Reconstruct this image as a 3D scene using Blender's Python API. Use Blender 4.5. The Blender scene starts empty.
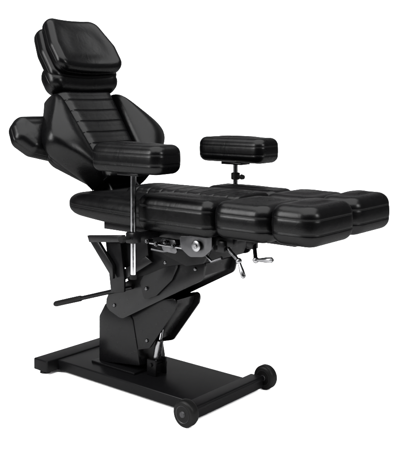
import bpy, bmesh, math, random
from mathutils import Vector, Matrix
random.seed(3)
S=bpy.context.scene
C=S.collection
R=math.radians
ROOT=Vector((-0.48,0,0))

# ---------------------------------------------------------------- materials
def coated(name,base,rough,f0,f1,rvar=.02,nscale=35,grain=0,gscale=420,gdist=.002,wr=0,wscale=9,power=4.0,crease=0):
    """dark surface: diffuse body under a glossy layer that strengthens towards grazing angles"""
    m=bpy.data.materials.new(name); m.use_nodes=True; nt=m.node_tree
    for n in list(nt.nodes):
        if n.type=='BSDF_PRINCIPLED': nt.nodes.remove(n)
    out=[n for n in nt.nodes if n.type=='OUTPUT_MATERIAL'][0]
    df=nt.nodes.new('ShaderNodeBsdfDiffuse'); gl=nt.nodes.new('ShaderNodeBsdfGlossy'); mx=nt.nodes.new('ShaderNodeMixShader')
    df.inputs['Color'].default_value=(*base,1); gl.inputs['Color'].default_value=(1,1,1,1)
    tc=nt.nodes.new('ShaderNodeTexCoord')
    n2=nt.nodes.new('ShaderNodeTexNoise'); n2.inputs['Scale'].default_value=nscale; n2.inputs['Detail'].default_value=4
    nt.links.new(tc.outputs['Object'],n2.inputs['Vector'])
    mr=nt.nodes.new('ShaderNodeMapRange'); mr.inputs[1].default_value=.3; mr.inputs[2].default_value=.7
    mr.inputs[3].default_value=rough-rvar; mr.inputs[4].default_value=rough+rvar
    nt.links.new(n2.outputs['Fac'],mr.inputs[0]); nt.links.new(mr.outputs[0],gl.inputs['Roughness'])
    lw=nt.nodes.new('ShaderNodeLayerWeight'); lw.inputs['Blend'].default_value=.5
    pw=nt.nodes.new('ShaderNodeMath'); pw.operation='POWER'; pw.inputs[1].default_value=power
    nt.links.new(lw.outputs['Facing'],pw.inputs[0])
    mf=nt.nodes.new('ShaderNodeMapRange'); mf.inputs[3].default_value=f0; mf.inputs[4].default_value=f1
    nt.links.new(pw.outputs[0],mf.inputs[0]); nt.links.new(mf.outputs[0],mx.inputs[0])
    last=None
    def addb(tex,sock,st,dist):
        nonlocal last
        b=nt.nodes.new('ShaderNodeBump'); b.inputs['Strength'].default_value=st; b.inputs['Distance'].default_value=dist
        nt.links.new(tex.outputs[sock],b.inputs['Height'])
        if last: nt.links.new(last.outputs[0],b.inputs['Normal'])
        last=b
    if grain:
        v=nt.nodes.new('ShaderNodeTexVoronoi'); v.inputs['Scale'].default_value=gscale
        nt.links.new(tc.outputs['Object'],v.inputs['Vector']); addb(v,'Distance',grain,gdist)
    if wr:
        n1=nt.nodes.new('ShaderNodeTexNoise'); n1.inputs['Scale'].default_value=wscale; n1.inputs['Detail'].default_value=1
        nt.links.new(tc.outputs['Object'],n1.inputs['Vector']); addb(n1,'Fac',wr,.02)
    if crease:
        n3=nt.nodes.new('ShaderNodeTexNoise'); n3.inputs['Scale'].default_value=18; n3.inputs['Detail'].default_value=3
        n3.inputs['Distortion'].default_value=1.5
        nt.links.new(tc.outputs['Object'],n3.inputs['Vector']); addb(n3,'Fac',crease,.01)
    if last:
        for s in (df,gl): nt.links.new(last.outputs[0],s.inputs['Normal'])
    nt.links.new(df.outputs[0],mx.inputs[1]); nt.links.new(gl.outputs[0],mx.inputs[2])
    nt.links.new(mx.outputs[0],out.inputs['Surface'])
    return m
def metal(name,col,rough):
    m=bpy.data.materials.new(name); m.use_nodes=True; nt=m.node_tree; b=nt.nodes['Principled BSDF']
    tc=nt.nodes.new('ShaderNodeTexCoord')
    n=nt.nodes.new('ShaderNodeTexNoise'); n.inputs['Scale'].default_value=60; n.inputs['Detail'].default_value=5
    nt.links.new(tc.outputs['Object'],n.inputs['Vector'])
    mr=nt.nodes.new('ShaderNodeMapRange'); mr.inputs[1].default_value=.3; mr.inputs[2].default_value=.7
    mr.inputs[3].default_value=max(.02,rough-.05); mr.inputs[4].default_value=rough+.07
    nt.links.new(n.outputs['Fac'],mr.inputs[0]); nt.links.new(mr.outputs[0],b.inputs['Roughness'])
    b.inputs['Base Color'].default_value=(*col,1); b.inputs['Metallic'].default_value=1
    b.inputs['Specular Tint'].default_value=(.25,.25,.25,1)
    return m
LEA=coated('black_leather',(.0003,.0003,.00035),.29,.0036,.019,rvar=.03,nscale=20,grain=.06,gdist=.001,wr=.06,wscale=7,crease=.07)
LEA2=coated('black_leather_panel',(.0003,.0003,.00035),.29,.0041,.021,rvar=.03,nscale=20,grain=.06,gdist=.001,wr=.03,wscale=8,crease=.04)
POW=coated('black_powder_coat',(.0008,.0008,.0009),.33,.0023,.017,grain=.02,gscale=900,gdist=.0005,power=3)
POW2=coated('black_satin_steel',(.0009,.0009,.0010),.26,.0036,.022,power=3)
POW3=coated('charcoal_steel',(.0015,.0015,.0016),.26,.0052,.026,power=3)
RUB=coated('black_rubber',(.0013,.0013,.0013),.42,.003,.016,grain=.1,gscale=800,gdist=.001)
GRY=coated('grey_plastic',(.006,.006,.0065),.4,.007,.03)
CHR=metal('chrome',(.17,.17,.175),.12)
STL=metal('zinc_steel',(.07,.07,.072),.27)
DST=metal('dark_steel',(.028,.028,.029),.33)
def white_mat():
    m=bpy.data.materials.new('white_paper'); m.use_nodes=True; nt=m.node_tree; b=nt.nodes['Principled BSDF']
    n=nt.nodes.new('ShaderNodeTexNoise'); n.inputs['Scale'].default_value=3
    cr=nt.nodes.new('ShaderNodeMixRGB'); cr.inputs[1].default_value=(.94,.94,.94,1); cr.inputs[2].default_value=(.95,.95,.95,1)
    nt.links.new(n.outputs['Fac'],cr.inputs[0]); nt.links.new(cr.outputs[0],b.inputs['Base Color'])
    b.inputs['Roughness'].default_value=.9; b.inputs['Specular IOR Level'].default_value=.1
    return m
WHT=white_mat()

# ---------------------------------------------------------------- helpers
def at(px,py,y):            # a point on the plane at lateral offset y, measured off the photograph
    a=(px-200)/812; Y=(y+2.706)/(.640*a+.768)
    return Vector((2.099+Y*(.768*a-.640), y, 1.3-Y*(py-98)/812))
def link(name,bm,mat,parent,smooth=True):
    me=bpy.data.meshes.new(name)
    bmesh.ops.recalc_face_normals(bm,faces=bm.faces[:])
    bm.to_mesh(me); bm.free()
    o=bpy.data.objects.new(name,me); C.objects.link(o)
    me.materials.append(mat)
    if smooth:
        for p in me.polygons: p.use_smooth=True
    vs=[v.co.copy() for v in me.vertices]
    c=Vector([(min(v[i] for v in vs)+max(v[i] for v in vs))/2 for i in range(3)])
    me.transform(Matrix.Translation(-c))
    o['wc']=list(c)
    pw=Vector(parent['wc']) if parent is not None and 'wc' in parent else Vector((0,0,0))
    o.parent=parent; o.location=c-pw
    return o
def flat(o,ang=35):
    try: o.data.set_sharp_from_angle(angle=R(ang))
    except Exception: pass
    return o
def box(bm,c,d,rot=None,bev=.004,seg=2):
    m=Matrix.Translation(Vector(c)) @ (rot if rot else Matrix.Identity(4)) @ Matrix.Diagonal((*d,1))
    r=bmesh.ops.create_cube(bm,size=1,matrix=m)
    es=set(e for v in r['verts'] for e in v.link_edges)
    if bev: bmesh.ops.bevel(bm,geom=list(es),offset=bev,segments=seg,profile=.5,affect='EDGES')
def tube(bm,pts,r,seg=16,cap=True):
    pts=[Vector(p) for p in pts]; rings=[]
    prev=None
    for i,p in enumerate(pts):
        if i==0: t=pts[1]-p
        elif i==len(pts)-1: t=p-pts[i-1]
        else: t=(pts[i+1]-p).normalized()+(p-pts[i-1]).normalized()
        t.normalize()
        if prev is None:
            ref=Vector((0,0,1)) if abs(t.z)<.9 else Vector((1,0,0))
            a=t.cross(ref).normalized()
        else: a=(prev-t*prev.dot(t)).normalized()
        prev=a; b=t.cross(a)
        rr=r[i] if isinstance(r,(list,tuple)) else r
        rings.append([bm.verts.new(p+rr*(math.cos(2*math.pi*k/seg)*a+math.sin(2*math.pi*k/seg)*b)) for k in range(seg)])
    for u,v in zip(rings,rings[1:]):
        for k in range(seg): bm.faces.new((u[k],u[(k+1)%seg],v[(k+1)%seg],v[k]))
    if cap:
        bm.faces.new(rings[0][::-1]); bm.faces.new(rings[-1])
def bend(pts,r=.02,n=5):     # round the corners of a path
    pts=[Vector(p) for p in pts]; out=[pts[0]]
    for a,p,b in zip(pts,pts[1:],pts[2:]):
        k=min(r,(a-p).length*.45,(b-p).length*.45)
        s=p+(a-p).normalized()*k; e=p+(b-p).normalized()*k
        for i in range(n+1):
            t=i/n; out.append(s*(1-t)**2+p*2*t*(1-t)+e*t*t)
    return out+[pts[-1]]
def lathe_y(bm,c,prof,seg=40):
    c=Vector(c); rings=[]
    for r,y in prof:
        rings.append([bm.verts.new(c+Vector((r*math.cos(2*math.pi*k/seg),y,r*math.sin(2*math.pi*k/seg)))) for k in range(seg)])
    for u,v in zip(rings,rings[1:]):
        for k in range(seg): bm.faces.new((u[k],u[(k+1)%seg],v[(k+1)%seg],v[k]))
    bm.faces.new(rings[0][::-1]); bm.faces.new(rings[-1])
def prism(bm,xz,y0,y1,bev=.004):
    a=[bm.verts.new((x,y0,z)) for x,z in xz]; b=[bm.verts.new((x,y1,z)) for x,z in xz]
    n=len(xz); fs=[bm.faces.new(a),bm.faces.new(b[::-1])]
    for i in range(n): fs.append(bm.faces.new((a[i],b[i],b[(i+1)%n],a[(i+1)%n])))
    es=set(e for f in fs for e in f.edges)
    if bev: bmesh.ops.bevel(bm,geom=list(es),offset=bev,segments=2,profile=.5,affect='EDGES')
def fillet(pts,rads,n=8,step=.015):
    out=[]; N=len(pts)
    for i in range(N):
        p=Vector(pts[i]); a=Vector(pts[i-1]); b=Vector(pts[(i+1)%N])
        r=rads[i] if isinstance(rads,(list,tuple)) else rads
        u=(a-p).normalized(); v=(b-p).normalized()
        ang=u.angle(v)
        if ang>3.10: out.append(p); continue
        d=r/math.tan(ang/2)
        d=min(d,.48*(a-p).length,.48*(b-p).length); rr=d*math.tan(ang/2)
        cen=p+(u+v).normalized()*(rr/math.sin(ang/2))
        s=p+u*d-cen; e=p+v*d-cen
        tot=math.atan2(s.x*e.y-s.y*e.x,s.dot(e))
        for k in range(n+1):
            t=tot*k/n
            out.append(cen+Vector((s.x*math.cos(t)-s.y*math.sin(t),s.x*math.sin(t)+s.y*math.cos(t))))
    res=[]
    for i,p in enumerate(out):
        q=out[(i+1)%len(out)]; L=(q-p).length
        if L<1e-5: continue
        k=max(1,int(L/step))
        for j in range(k): res.append(p.lerp(q,j/k))
    return res
def rplate(bm,xz,rads,y0,y1,bev=.002):      # plate with rounded corners
    pts=[tuple(p) for p in fillet(xz,rads,n=6,step=9)]
    prism(bm,pts,y0,y1,bev)
def pad(bm,pts,rads,h0,h1,r,puff,F,ridge=.0006,bulge=.0008,warp=None,seams=(True,True),sm=140):
    """upholstered cushion: outline (u,v) from w=h0 to w=h1 in the frame F=(o,au,av,aw)"""
    area=sum(pts[i-1][0]*pts[i][1]-pts[i][0]*pts[i-1][1] for i in range(len(pts)))
    if area<0:
        pts=pts[::-1]
        if isinstance(rads,(list,tuple)): rads=rads[::-1]
    L=fillet(pts,rads); N=len(L)
    nor=[]
    for i in range(N):
        t=(L[(i+2)%N]-L[i-2]).normalized(); nor.append(Vector((-t.y,t.x)))
    for _ in range(2): nor=[(nor[i-1]+nor[i]*2+nor[(i+1)%N]).normalized() for i in range(N)]
    cen=sum(L,Vector((0,0)))/N
    o,au,av,aw=[Vector(k) for k in F]
    r=min(r,(h1-h0)/2-.0055)
    K=14
    def rid(w,s,on):
        g=ridge if on else 0
        return [(.0,w),(g*.9,w+s*.0008),(-g*.7,w+s*.0016),(-g,w+s*.0023),(-g*.7,w+s*.003),(g*.9,w+s*.0038),(0,w+s*.0046)]
    prof=[]
    for k in range(K):
        th=k/K*math.pi/2; prof.append((r*(1-math.sin(th)),h0+r*(1-math.cos(th))))
    prof+=rid(h0+r,1,seams[0])
    lo=h0+r+.0046; hi=h1-r-.0046
    for k in range(1,6):
        t=k/6; prof.append((-bulge*math.sin(math.pi*t),lo+(hi-lo)*t))
    prof+=rid(h1-r,-1,seams[1])[::-1]
    for k in range(1,K+1):
        th=math.pi/2*(1-k/K); prof.append((r*(1-math.sin(th)),h1-r*(1-math.cos(th))))
    ks=(.05,.12,.2,.28,.36,.46,.58,.72,.88)
    ib=[L[i]+nor[i]*r for i in range(N)]; inner={}
    cur=ib[:]; prevk=0
    for k in ks:
        for _ in range(int(sm*(k-prevk))): cur=[(cur[i-1]+cur[i]*2+cur[(i+1)%N])/4 for i in range(N)]
        prevk=k
        inner[k]=[cen+(p-cen)*(1-k) for p in cur]
    bu=max(abs(p.x-cen.x) for p in ib); bv=max(abs(p.y-cen.y) for p in ib)
    def dome(p,k):
        x=min(1,k/.5); x=x*x*(3-2*x)
        return x*(1-.45*(((p.x-cen.x)/bu)**2+((p.y-cen.y)/bv)**2))
    def V(p,w):
        if warp: w=warp(p.x,p.y,w)
        return bm.verts.new(o+au*p.x+av*p.y+aw*w)
    rings=[]
    for k in ks[::-1]: rings.append([V(p,h0) for p in inner[k]])
    for ins,w in prof: rings.append([V(L[i]+nor[i]*ins,w) for i in range(N)])
    for k in ks: rings.append([V(p,h1+puff*dome(p,k)) for p in inner[k]])
    for u,v in zip(rings,rings[1:]):
        for k in range(N): bm.faces.new((u[k],u[(k+1)%N],v[(k+1)%N],v[k]))
    c0=V(cen,h0); c1=V(cen,h1+puff)
    for k in range(N):
        bm.faces.new((c0,rings[0][(k+1)%N],rings[0][k])); bm.faces.new((c1,rings[-1][k],rings[-1][(k+1)%N]))
def tufted(bm,v0,v1,half,F,w0,w1,ch,groove=.005,nu=34,crown=.006,roll=.0012,curve=0,sig=.05):
    o,au,av,aw=[Vector(k) for k in F]; nv=ch*24
    g=[]
    for j in range(nv+1):
        t=j/nv; v=v0+(v1-v0)*t; row=[]
        c=(t*ch)%1.0; c=min(c,1-c)
        gr=groove*math.exp(-(c/sig)**2)-roll*math.sin(math.pi*min(1,c*2))
        for i in range(nu+1):
            u=-1+2*i/nu
            e=max(0,1-abs(u)**14)*max(0,1-abs(2*t-1)**60)
            w=w0+(w1-w0)*e+crown*(1-u*u)*e-gr*e+curve*u*u
            row.append(bm.verts.new(o+au*u*half(t)+av*v+aw*w))
        g.append(row)
    for j in range(nv):
        for i in range(nu): bm.faces.new((g[j][i],g[j][i+1],g[j+1][i+1],g[j+1][i]))
def part(name,mat,parent,fn,smooth=True,fl=None):
    bm=bmesh.new(); fn(bm)
    o=link(name,bm,mat,parent,smooth)
    if fl: flat(o,fl)
    return o
def curve_fn(pts):           # smooth function through (x,value) points
    pts=sorted(pts)
    def raw(x):
        if x<=pts[0][0]: return pts[0][1]
        if x>=pts[-1][0]: return pts[-1][1]
        for (a,p),(b,q) in zip(pts,pts[1:]):
            if a<=x<=b: return p+(q-p)*(x-a)/(b-a)
    return lambda x: sum(raw(x+(k-10)*.008) for k in range(21))/21

# ---------------------------------------------------------------- setting
cd=Vector((-.640,.768,0)); cr=Vector((.768,.640,0))
CAM=Vector((2.099,-2.706,1.3))
def sheet(name,prof,half):
    bm=bmesh.new(); rows=[]
    for d,z in prof:
        p=Vector((CAM.x,CAM.y,0))+cd*d; p.z=z
        rows.append([bm.verts.new(p-cr*half),bm.verts.new(p+cr*half)])
    for a,b in zip(rows,rows[1:]): bm.faces.new((a[0],a[1],b[1],b[0]))
    o=link(name,bm,WHT,None); o['kind']='structure'; return o
sheet('floor',[(.6,0),(7,0)],8)
arc=[(7+1.5*math.sin(t),1.5*(1-math.cos(t))) for t in [k/14*math.pi/2 for k in range(15)]]
sheet('backdrop',arc+[(8.5,6)],8)

# ---------------------------------------------------------------- the chair
chair=bpy.data.objects.new('tattoo_chair',None); C.objects.link(chair)
chair.location=ROOT; chair['wc']=list(ROOT)
chair['label']='black leather tattoo chair with split leg pads and raised back on a wheeled steel base'
chair['category']='chair'

# base
def f(bm): box(bm,(-.46,0,.038),(.84,.37,.048),bev=.006,seg=3)
base=part('base_plate',POW,chair,f,fl=40)
def f(bm): box(bm,(-.925,0,.041),(.10,.50,.054),bev=.006,seg=3)
part('rear_crossbar',POW,chair,f,fl=40)
def f(bm): box(bm,(-.022,0,.041),(.065,.475,.052),bev=.006,seg=3)
part('front_crossbar',POW,chair,f,fl=40)
for y in (-.215,.215):
    def f(bm): tube(bm,[(-.93,y,0),(-.93,y,.008),(-.93,y,.0082),(-.93,y,.03)],[.026,.023,.010,.010],20)
    part('levelling_foot',RUB,chair,f,fl=40)
def f(bm): tube(bm,[(0,-.262,.053),(0,.262,.053)],.012)
part('axle',POW,chair,f,fl=40)
for s in (-1,1):
    cy=s*.272
    def f(bm):
        h=.022
        lathe_y(bm,(0,cy,.053),[(.030,-h),(.044,-h),(.0505,-h+.004),(.053,-h+.010),(.053,h-.010),(.0505,h-.004),(.044,h),(.030,h)])
    w=part('wheel',RUB,chair,f,fl=40)
    def f(bm):
        h=.0235
        lathe_y(bm,(0,cy,.053),[(.010,-h-.004),(.012,-h-.002),(.014,-h+.003),(.030,-h+.003),(.034,-h),(.034,h),(.030,h-.003),(.014,h-.003),(.012,h+.002),(.010,h+.004)])
    part('hub',GRY,w,f,fl=40)

# lift: lower housing, angled arm, inner links
def XZ(l,y): return [(at(px,py,y).x,at(px,py,y).z) for px,py in l]
def f(bm): prism(bm,XZ([(97,316),(103,304),(119,298),(131,320),(138,367),(97,362)],-.1),-.088,.088,.008)
part('lift_housing',POW2,chair,f,fl=30)
def f(bm): box(bm,(-.585,0,.066),(.28,.22,.014),bev=.003)
part('lift_mount',POW2,chair,f,fl=30)
up=XZ([(104,306),(110,291),(164,260),(207,260),(203,280),(122,319)],-.11)
for y0,y1 in ((-.112,-.102),(.102,.112)):
    def f(bm): rplate(bm,up,[.035,.03,.03,.02,.04,.05],y0,y1,.004)
    part('arm_plate',POW3,chair,f,fl=30)
def f(bm): rplate(bm,XZ([(144,300),(140,282),(152,262),(168,254),(180,262),(172,280),(156,296)],-.125),[.015,.02,.02,.02,.03,.03,.02],-.124,-.114,.004)
part('tie_plate',POW2,chair,f,fl=30)
ins=XZ([(112,302),(116,294),(166,265),(203,264),(199,277),(122,313)],-.11)
def f(bm): prism(bm,ins,-.099,.099,.004)
part('lift_arm',POW2,chair,f,fl=30)
lk=XZ([(134,350),(126,318),(160,300),(178,298),(176,310),(150,348)],-.08)
for y0,y1 in ((-.083,-.073),(.073,.083)):
    def f(bm): rplate(bm,lk,[.02,.02,.02,.025,.03,.03],y0,y1,.004)
    part('link_plate',POW2 if y0<0 else POW3,chair,f,fl=30)
lin=XZ([(136,344),(130,318),(164,302),(174,301),(171,310),(148,343)],-.08)
def f(bm): prism(bm,lin,-.068,.068,.004)
part('lower_arm',POW3,chair,f,fl=30)
for px,py,yy in ((115,305,.115),(149,288,.128),(168,262,.128),(196,269,.115),(143,342,.086)):
    p=at(px,py,-.11)
    def f(bm):
        lathe_y(bm,(p.x,0,p.z),[(.005,-yy-.004),(.007,-yy-.003),(.0085,-yy),(.0085,yy),(.007,yy+.003),(.005,yy+.004)],20)
    part('pivot_pin',DST,chair,f,fl=40)
def f(bm):
    a=at(157,358,-.03); b=at(163,322,-.03)
    tube(bm,[a,a.lerp(b,.5),a.lerp(b,.52)],[.018,.018,.014],20)
act=part('actuator',STL,chair,f,fl=40)
def f(bm):
    a=at(157,358,-.03); b=at(163,322,-.03); tube(bm,[a.lerp(b,.5),b+(b-a)*.35],.009,16)
part('piston',CHR,act,f,fl=40)
def f(bm):
    a=at(157,358,-.03)
    for y in (-.062,.002): box(bm,(a.x,y,.096),(.055,.010,.075),bev=.003)
    tube(bm,[(a.x,-.075,.112),(a.x,.015,.112)],.009)
part('actuator_bracket',POW,act,f,fl=40)

# lever and the bracket frame it hangs on
y=-.13
def f(bm):
    a=at(78,299,y); b=at(118,290,y); tube(bm,[a,b,b+(b-a)*.35],.0105,14)
lv=part('lift_lever',POW2,chair,f,fl=50)
def f(bm):
    a=at(55,304,y); b=at(82,298,y); tube(bm,[a,a.lerp(b,.05),a.lerp(b,.95),b],[.010,.014,.014,.011])
part('grip',RUB,lv,f,fl=50)
for s in (-1,1):
    def f(bm): prism(bm,XZ([(106,236),(121,236),(125,276),(125,292),(112,293)],-.17),s*.17-.006,s*.17+.006,.003)
    part('upright_plate',POW2,chair,f,fl=30)
def f(bm): prism(bm,XZ([(89,235),(124,235),(124,242),(91,242)],-.19),-.202,-.178,.003)
part('stay_bar',POW3,chair,f,fl=40)
def f(bm): prism(bm,XZ([(90,239),(98,239),(114,265),(114,279)],-.19),-.199,-.181,.003)
part('stay_bar',POW3,chair,f,fl=40)
def f(bm): prism(bm,XZ([(112,288),(112,277),(146,256),(153,262)],-.16),-.164,-.150,.003)
part('strut',POW3,chair,f,fl=40)
def f(bm): rplate(bm,XZ([(120,238),(148,238),(150,258),(130,268),(121,266)],-.14),.015,-.147,-.137,.003)
part('gusset_plate',POW,chair,f,fl=40)

# seat frame
def f(bm):
    for y in (-.2,.2): box(bm,(-.17,y,.738),(.72,.03,.034),bev=.003)
    for x in (-.50,-.28,.10): box(bm,(x,0,.738),(.04,.42,.032),bev=.003)
part('seat_frame',POW2,chair,f,fl=40)
def f(bm): prism(bm,XZ([(124,236),(212,236),(212,250),(206,263),(166,265),(146,275),(127,281),(124,262)],-.13),-.128,.128,.006)
part('upper_housing',POW,chair,f,fl=30)
ck=XZ([(150,236),(205,236),(210,250),(203,264),(186,266),(160,252)],-.16)
for y0,y1 in ((-.16,-.148),(.148,.16)):
    def f(bm): rplate(bm,ck,[.01,.01,.02,.03,.03,.03],y0,y1,.003)
    part('frame_cheek',POW2,chair,f,fl=40)
c=at(196,246,-.25)
def f(bm):
    lathe_y(bm,c,[(.007,-.008),(.009,-.006),(.009,-.003),(.020,-.003),(.0225,-.001),(.0225,.004),(.020,.006)],32)
    tube(bm,[c,(c.x,-.15,c.z)],.010)
part('hinge_disc',STL,chair,f,fl=40)
def f(bm):
    rplate(bm,XZ([(180,236),(212,236),(212,250),(204,257),(190,257),(181,248)],-.235),[.006,.006,.03,.04,.04,.02],-.236,-.228,.002)
part('hinge_bracket',DST,chair,f,fl=30)
for px,py in ((148,241),(157,244),(166,242),(174,246)):
    p=at(px,py,-.22)
    def f(bm): lathe_y(bm,p,[(.003,-.014),(.006,-.013),(.007,-.006),(.010,-.006),(.010,.0),(.005,.001),(.005,.03)],12)
    part('bolt',DST,chair,f,fl=30)
def f(bm): tube(bm,[at(150,243,-.22),at(186,249,-.22)],.0045,12)
part('linkage_rod',STL,chair,f,fl=40)
def f(bm): tube(bm,bend([at(152,249,-.19),at(166,252,-.19),at(186,243,-.19),at(222,246,-.19)],.03),.006,12)
part('linkage_rod',DST,chair,f,fl=40)
def f(bm): rplate(bm,XZ([(160,238),(176,240),(178,254),(164,251)],-.205),.012,-.209,-.203,.0015)
part('linkage_plate',DST,chair,f,fl=30)
def f(bm): rplate(bm,XZ([(214,238),(232,239),(230,250),(216,252)],-.19),.01,-.20,-.18,.003)
part('linkage_plate',POW3,chair,f,fl=30)
def f(bm): tube(bm,[at(206,255,-.21),at(212,262,-.21),at(222,258,-.21)],[.005,.006,.007],12)
part('small_lever',DST,chair,f,fl=40)
for s in (-1,1):
    def f(bm):
        box(bm,(.22,s*.16,.757),(.46,.03,.018),bev=.003)
    part('leg_pad_support',POW2,chair,f,fl=40)
for st,p1,p2 in (((.14,-.2,.727),(239,261),(244,278)),((.25,-.16,.748),(256,260),(273,260))):
    def f(bm):
        a,b,e=Vector(st),at(*p1,-.235),at(*p2,-.25)
        tube(bm,bend([a,a.lerp(b,.4)+Vector((0,0,-.004)),b],.01),.008)
        tube(bm,[b,b.lerp(e,.3),b.lerp(e,.6),b.lerp(e,.92),e],[.006,.0075,.010,.0105,.006])
        bmesh.ops.create_uvsphere(bm,u_segments=16,v_segments=10,radius=.0125,matrix=Matrix.Translation(b))
    part('clamp_lever',STL,chair,f,fl=50)
    def f(bm): box(bm,Vector(st)+Vector((0,-.012,-.006)),(.035,.035,.045),bev=.004)
    part('lever_bracket',POW2,chair,f,fl=40)

# seat cushions
Fz=((0,0,0),(1,0,0),(0,1,0),(0,0,1))
def taper(x,y,w):
    t=max(0,min(1,(-.22-x)/.50)); t2=t*t
    mid=.812
    return mid+(w-mid)*(1-.28*t2)+.016*t2
def f(bm): pad(bm,[(-.728,-.303),(-.18,-.303),(-.18,.303),(-.728,.303)],[.11,.03,.03,.11],.752,.874,.054,.010,Fz,warp=taper,seams=(False,True))
seat=part('seat',LEA,chair,f)
for s in (-1,1):
    def f(bm): pad(bm,[(-.250,s*.125),(-.250,s*.31),(.147,s*.31),(.147,s*.125)],.045,.757,.905,.042,.006,Fz)
    part('seat_bolster',LEA,seat,f)
def f(bm): tufted(bm,-.50,.145,lambda t:.132,((0,0,0),(0,1,0),(1,0,0),(0,0,1)),.80,.902,9,groove=.0035,roll=.0006,sig=.04)
part('seat_panel',LEA2,seat,f)
for s in (-1,1):
    xe=.620 if s<0 else .602
    def f(bm): pad(bm,[(.151,s*.010),(.151,s*.31),(.414,s*.31),(.414,s*.010)],.055,.766,.908,.045,.010,Fz,bulge=.002)
    part('leg_pad',LEA,chair,f)
    def f(bm): pad(bm,[(.417,s*.012),(.417,s*.318),(xe,s*.318),(xe,s*.012)],.058,.775,.921,.045,.010,Fz,bulge=.002)
    part('foot_pad',LEA,chair,f)

# armrests
for s in (-1,1):
    x0=-.392 if s<0 else -.405
    def f(bm): pad(bm,[(x0,s*.268),(x0,s*.434),(x0+.384,s*.434),(x0+.384,s*.268)],.046,1.0,1.116,.036,.007,Fz)
    ar=part('armrest',LEA,chair,f)
    px_=x0+.177
    def f(bm): tube(bm,[(px_,s*.35,.575),(px_,s*.35,.995)],.0115,20)
    part('armrest_post',CHR,ar,f,fl=40)
    def f(bm): box(bm,(px_,s*.35,.993),(.12,.07,.012),bev=.003)
    part('mounting_plate',POW2,ar,f,fl=40)
    def f(bm):
        box(bm,(px_,s*.35,.735),(.046,.046,.045),bev=.005)
        box(bm,(px_,s*.27,.735),(.036,.14,.028),bev=.003)
    part('post_clamp',POW2,ar,f,fl=40)
    def f(bm):
        p=Vector((px_,s*.375,.735)); q=p+Vector((0,s*.03,0)); tube(bm,[p,q,q+Vector((0,s*.001,0)),q+Vector((0,s*.018,0))],[.006,.006,.015,.013],16)
    part('clamp_knob',RUB,ar,f,fl=40)
    def f(bm): tube(bm,[(px_,s*.35,.566),(px_,s*.35,.584)],.0145,20)
    part('post_cap',RUB,ar,f,fl=40)
    if s>0:
        def f(bm):
            tube(bm,[(px_,.35,.915),(px_,.35,.918),(px_,.35,.945),(px_,.35,.948)],[.018,.021,.021,.018],20)
            tube(bm,[(px_+.015,.345,.931),(px_+.045,.335,.931),(px_+.046,.335,.931),(px_+.06,.331,.931)],[.006,.006,.013,.011],14)
        part('height_collar',RUB,ar,f,fl=40)

# backrest: shell, stitched centre, two padded sides, two wings behind
H=Vector((-.55,0,.88)); d=Vector((-.6,0,.8)); n=Vector((.8,0,.6)); Yv=Vector((0,1,0))
FB=(H,Yv,d,n)
hw=curve_fn([(0,.150),(.09,.165),(.15,.25),(.22,.355),(.28,.395),(.34,.372),(.42,.305),(.5,.248),(.57,.205),(.62,.18)])
hc=lambda s_:.135+.048*(s_/.57)
def f(bm):
    pad(bm,[(-.165,.555),(-.21,.46),(-.33,.33),(-.32,.22),(-.16,.10),(-.135,.06),(.135,.06),(.16,.10),(.32,.22),(.33,.33),(.21,.46),(.165,.555)],.07,-.125,-.045,.04,.0,FB,seams=(True,False))
back=part('backrest',LEA,chair,f)
def f(bm): tufted(bm,.065,.572,lambda t:hc(.065+.505*t)+.004,FB,-.07,.006,8,groove=.0032,crown=.0,curve=.008,roll=.0006,sig=.04)
part('back_panel',LEA2,back,f)
for s in (-1,1):
    def f(bm):
        nv=70; rows=[]
        for j in range(nv+1):
            t=j/nv; sv=.06+.512*t
            e=max(0,1-abs(2*t-1)**8)**.5
            a=hc(max(0,sv)); b=a+(hw(sv)-a)*(.25+.75*e); wd=b-a
            up_=.020+.20*wd
            sec=[(a-.004,-.06),(a-.002,-.012),(a+.002,.000)]
            for k in range(1,16):
                q=k/15; sec.append((a+wd*q*.84,.006+up_*math.sin(math.pi*min(1,q*.72+.06))**.85))
            y0,w0=sec[-1]
            rr=.06; ry=b-y0
            for k in range(1,12):
                th=k/11*math.pi
                sec.append((y0+ry*math.sin(th),(w0-rr)+rr*math.cos(th)))
            sec.append((max(a,b-.07),-.112))
            if e<1: sec=[(yy,-.07+(ww+.07)*e if ww>-.07 else ww) for yy,ww in sec]
            rows.append([bm.verts.new(H+Yv*s*yy+d*sv+n*ww) for yy,ww in sec])
        for p,q in zip(rows,rows[1:]):
            for i in range(len(p)-1): bm.faces.new((p[i],p[i+1],q[i+1],q[i]))
        for _ in range(6): bmesh.ops.smooth_vert(bm,verts=bm.verts[:],factor=.5,use_axis_x=True,use_axis_y=True,use_axis_z=True)
    part('back_bolster',LEA,back,f)
    def f(bm): pad(bm,[(s*.18,.22),(s*.40,.29),(s*.46,.36),(s*.445,.44),(s*.40,.48),(s*.18,.48)],.05,-.155,-.05,.045,.006,FB,seams=(False,True))
    part('back_wing',LEA,back,f)
    def f(bm): box(bm,H+d*.03-n*.07+Yv*s*.09,(.05,.012,.24),rot=Matrix.Rotation(math.atan2(-.6,.8),4,'Y'),bev=.003)
    part('back_bracket',POW2,back,f,fl=40)
def f(bm):
    box(bm,H+d*.2-n*.14,(.03,.06,.5),rot=Matrix.Rotation(math.atan2(-.6,.8),4,'Y'),bev=.004)
part('back_spine',POW2,back,f,fl=40)

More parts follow.
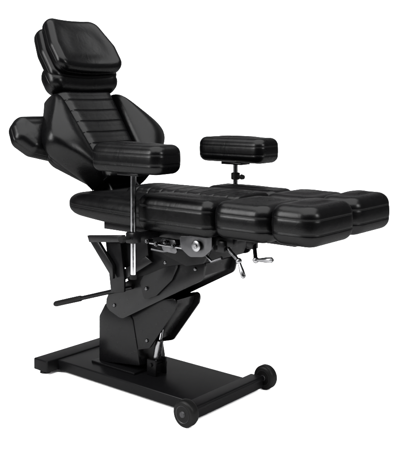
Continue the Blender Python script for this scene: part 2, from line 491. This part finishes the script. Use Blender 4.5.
# headrest: rear cushion, front pad lying over it, neck roll below
d2=Vector((-.57,0,.822)); n2=Vector((.822,0,.57))
FH=(Vector((-.966,.010,1.558)),Yv,d2,n2)
def cup(x,y,w): return w+.6*x*x
def f(bm): pad(bm,[(-.214,-.195),(.214,-.195),(.216,-.02),(.170,.130),(-.170,.130),(-.216,-.02)],[.06,.06,.09,.07,.07,.09],-.112,-.020,.042,.004,FH,warp=cup,seams=(False,False))
hr=part('headrest',LEA,chair,f)
def f(bm): pad(bm,[(-.208,-.172),(.208,-.172),(.211,-.03),(.160,.144),(-.160,.144),(-.211,-.03)],[.06,.06,.09,.07,.07,.09],-.040,.047,.039,.008,FH,warp=cup,seams=(False,False))
part('head_pad',LEA,hr,f)
FN=(Vector((-.920,.010,1.388)),Yv,d2,n2)
def f(bm): pad(bm,[(-.217,-.066),(.217,-.066),(.217,.088),(-.217,.088)],.062,-.105,.034,.062,.006,FN,warp=cup,seams=(False,False))
part('neck_pad',LEA,hr,f)
def f(bm):
    for y in (-.05,.05): tube(bm,[H+d*.45-n*.08+Yv*y,H+d*.72-n*.08+Yv*y],.008)
part('headrest_bar',CHR,hr,f,fl=40)

# ---------------------------------------------------------------- light
W=bpy.data.worlds.new('World'); S.world=W; W.use_nodes=True
nt=W.node_tree; bg=nt.nodes['Background']
tc=nt.nodes.new('ShaderNodeTexCoord'); dp=nt.nodes.new('ShaderNodeVectorMath'); dp.operation='DOT_PRODUCT'
nt.links.new(tc.outputs['Generated'],dp.inputs[0]); dp.inputs[1].default_value=(-.5,.55,.66)
mr=nt.nodes.new('ShaderNodeMapRange'); mr.inputs[1].default_value=-.6; mr.inputs[2].default_value=.8; mr.inputs[3].default_value=.05; mr.inputs[4].default_value=1.4
nt.links.new(dp.outputs['Value'],mr.inputs[0]); nt.links.new(mr.outputs[0],bg.inputs['Strength'])
bg.inputs['Color'].default_value=(1,1,1,1)
def area(name,loc,target,sx,sy,P):
    l=bpy.data.lights.new(name,'AREA'); l.shape='RECTANGLE'; l.size=sx; l.size_y=sy; l.energy=P
    o=bpy.data.objects.new(name,l); C.objects.link(o); o.location=loc
    o.rotation_euler=(Vector(target)-Vector(loc)).to_track_quat('-Z','Y').to_euler()
    return o
po=CAM+cd*2.5; area('overhead_softbox',(po.x,po.y,4.0),(po.x-.25,po.y+.3,0),5.5,5,1700)
pl=CAM+cd*2.4-cr*2.6; area('side_softbox',(pl.x,pl.y,2.0),(-.5,0,.9),.9,1.6,370)
pr=CAM+cd*1.5+cr*2.6; area('front_softbox',(pr.x,pr.y,2.3),(0,0,.8),.9,.9,200)
pb=CAM+cd*5.2; area('backdrop_lamp',(pb.x,pb.y,4.5),tuple(CAM+cd*7.5),5,1.5,300)

# ---------------------------------------------------------------- camera
cam=bpy.data.cameras.new('camera'); co=bpy.data.objects.new('camera',cam); C.objects.link(co)
co.location=CAM; co.rotation_euler=(R(90),0,math.asin(.640))
cam.sensor_fit='HORIZONTAL'; cam.sensor_width=36; cam.lens=36*812/400
cam.shift_y=-(228.5-98)/400; cam.clip_end=200
S.camera=co
S.view_settings.view_transform='Standard'; S.view_settings.look='None'; S.view_settings.exposure=0
for o in bpy.data.objects:
    if 'wc' in o: del o['wc']
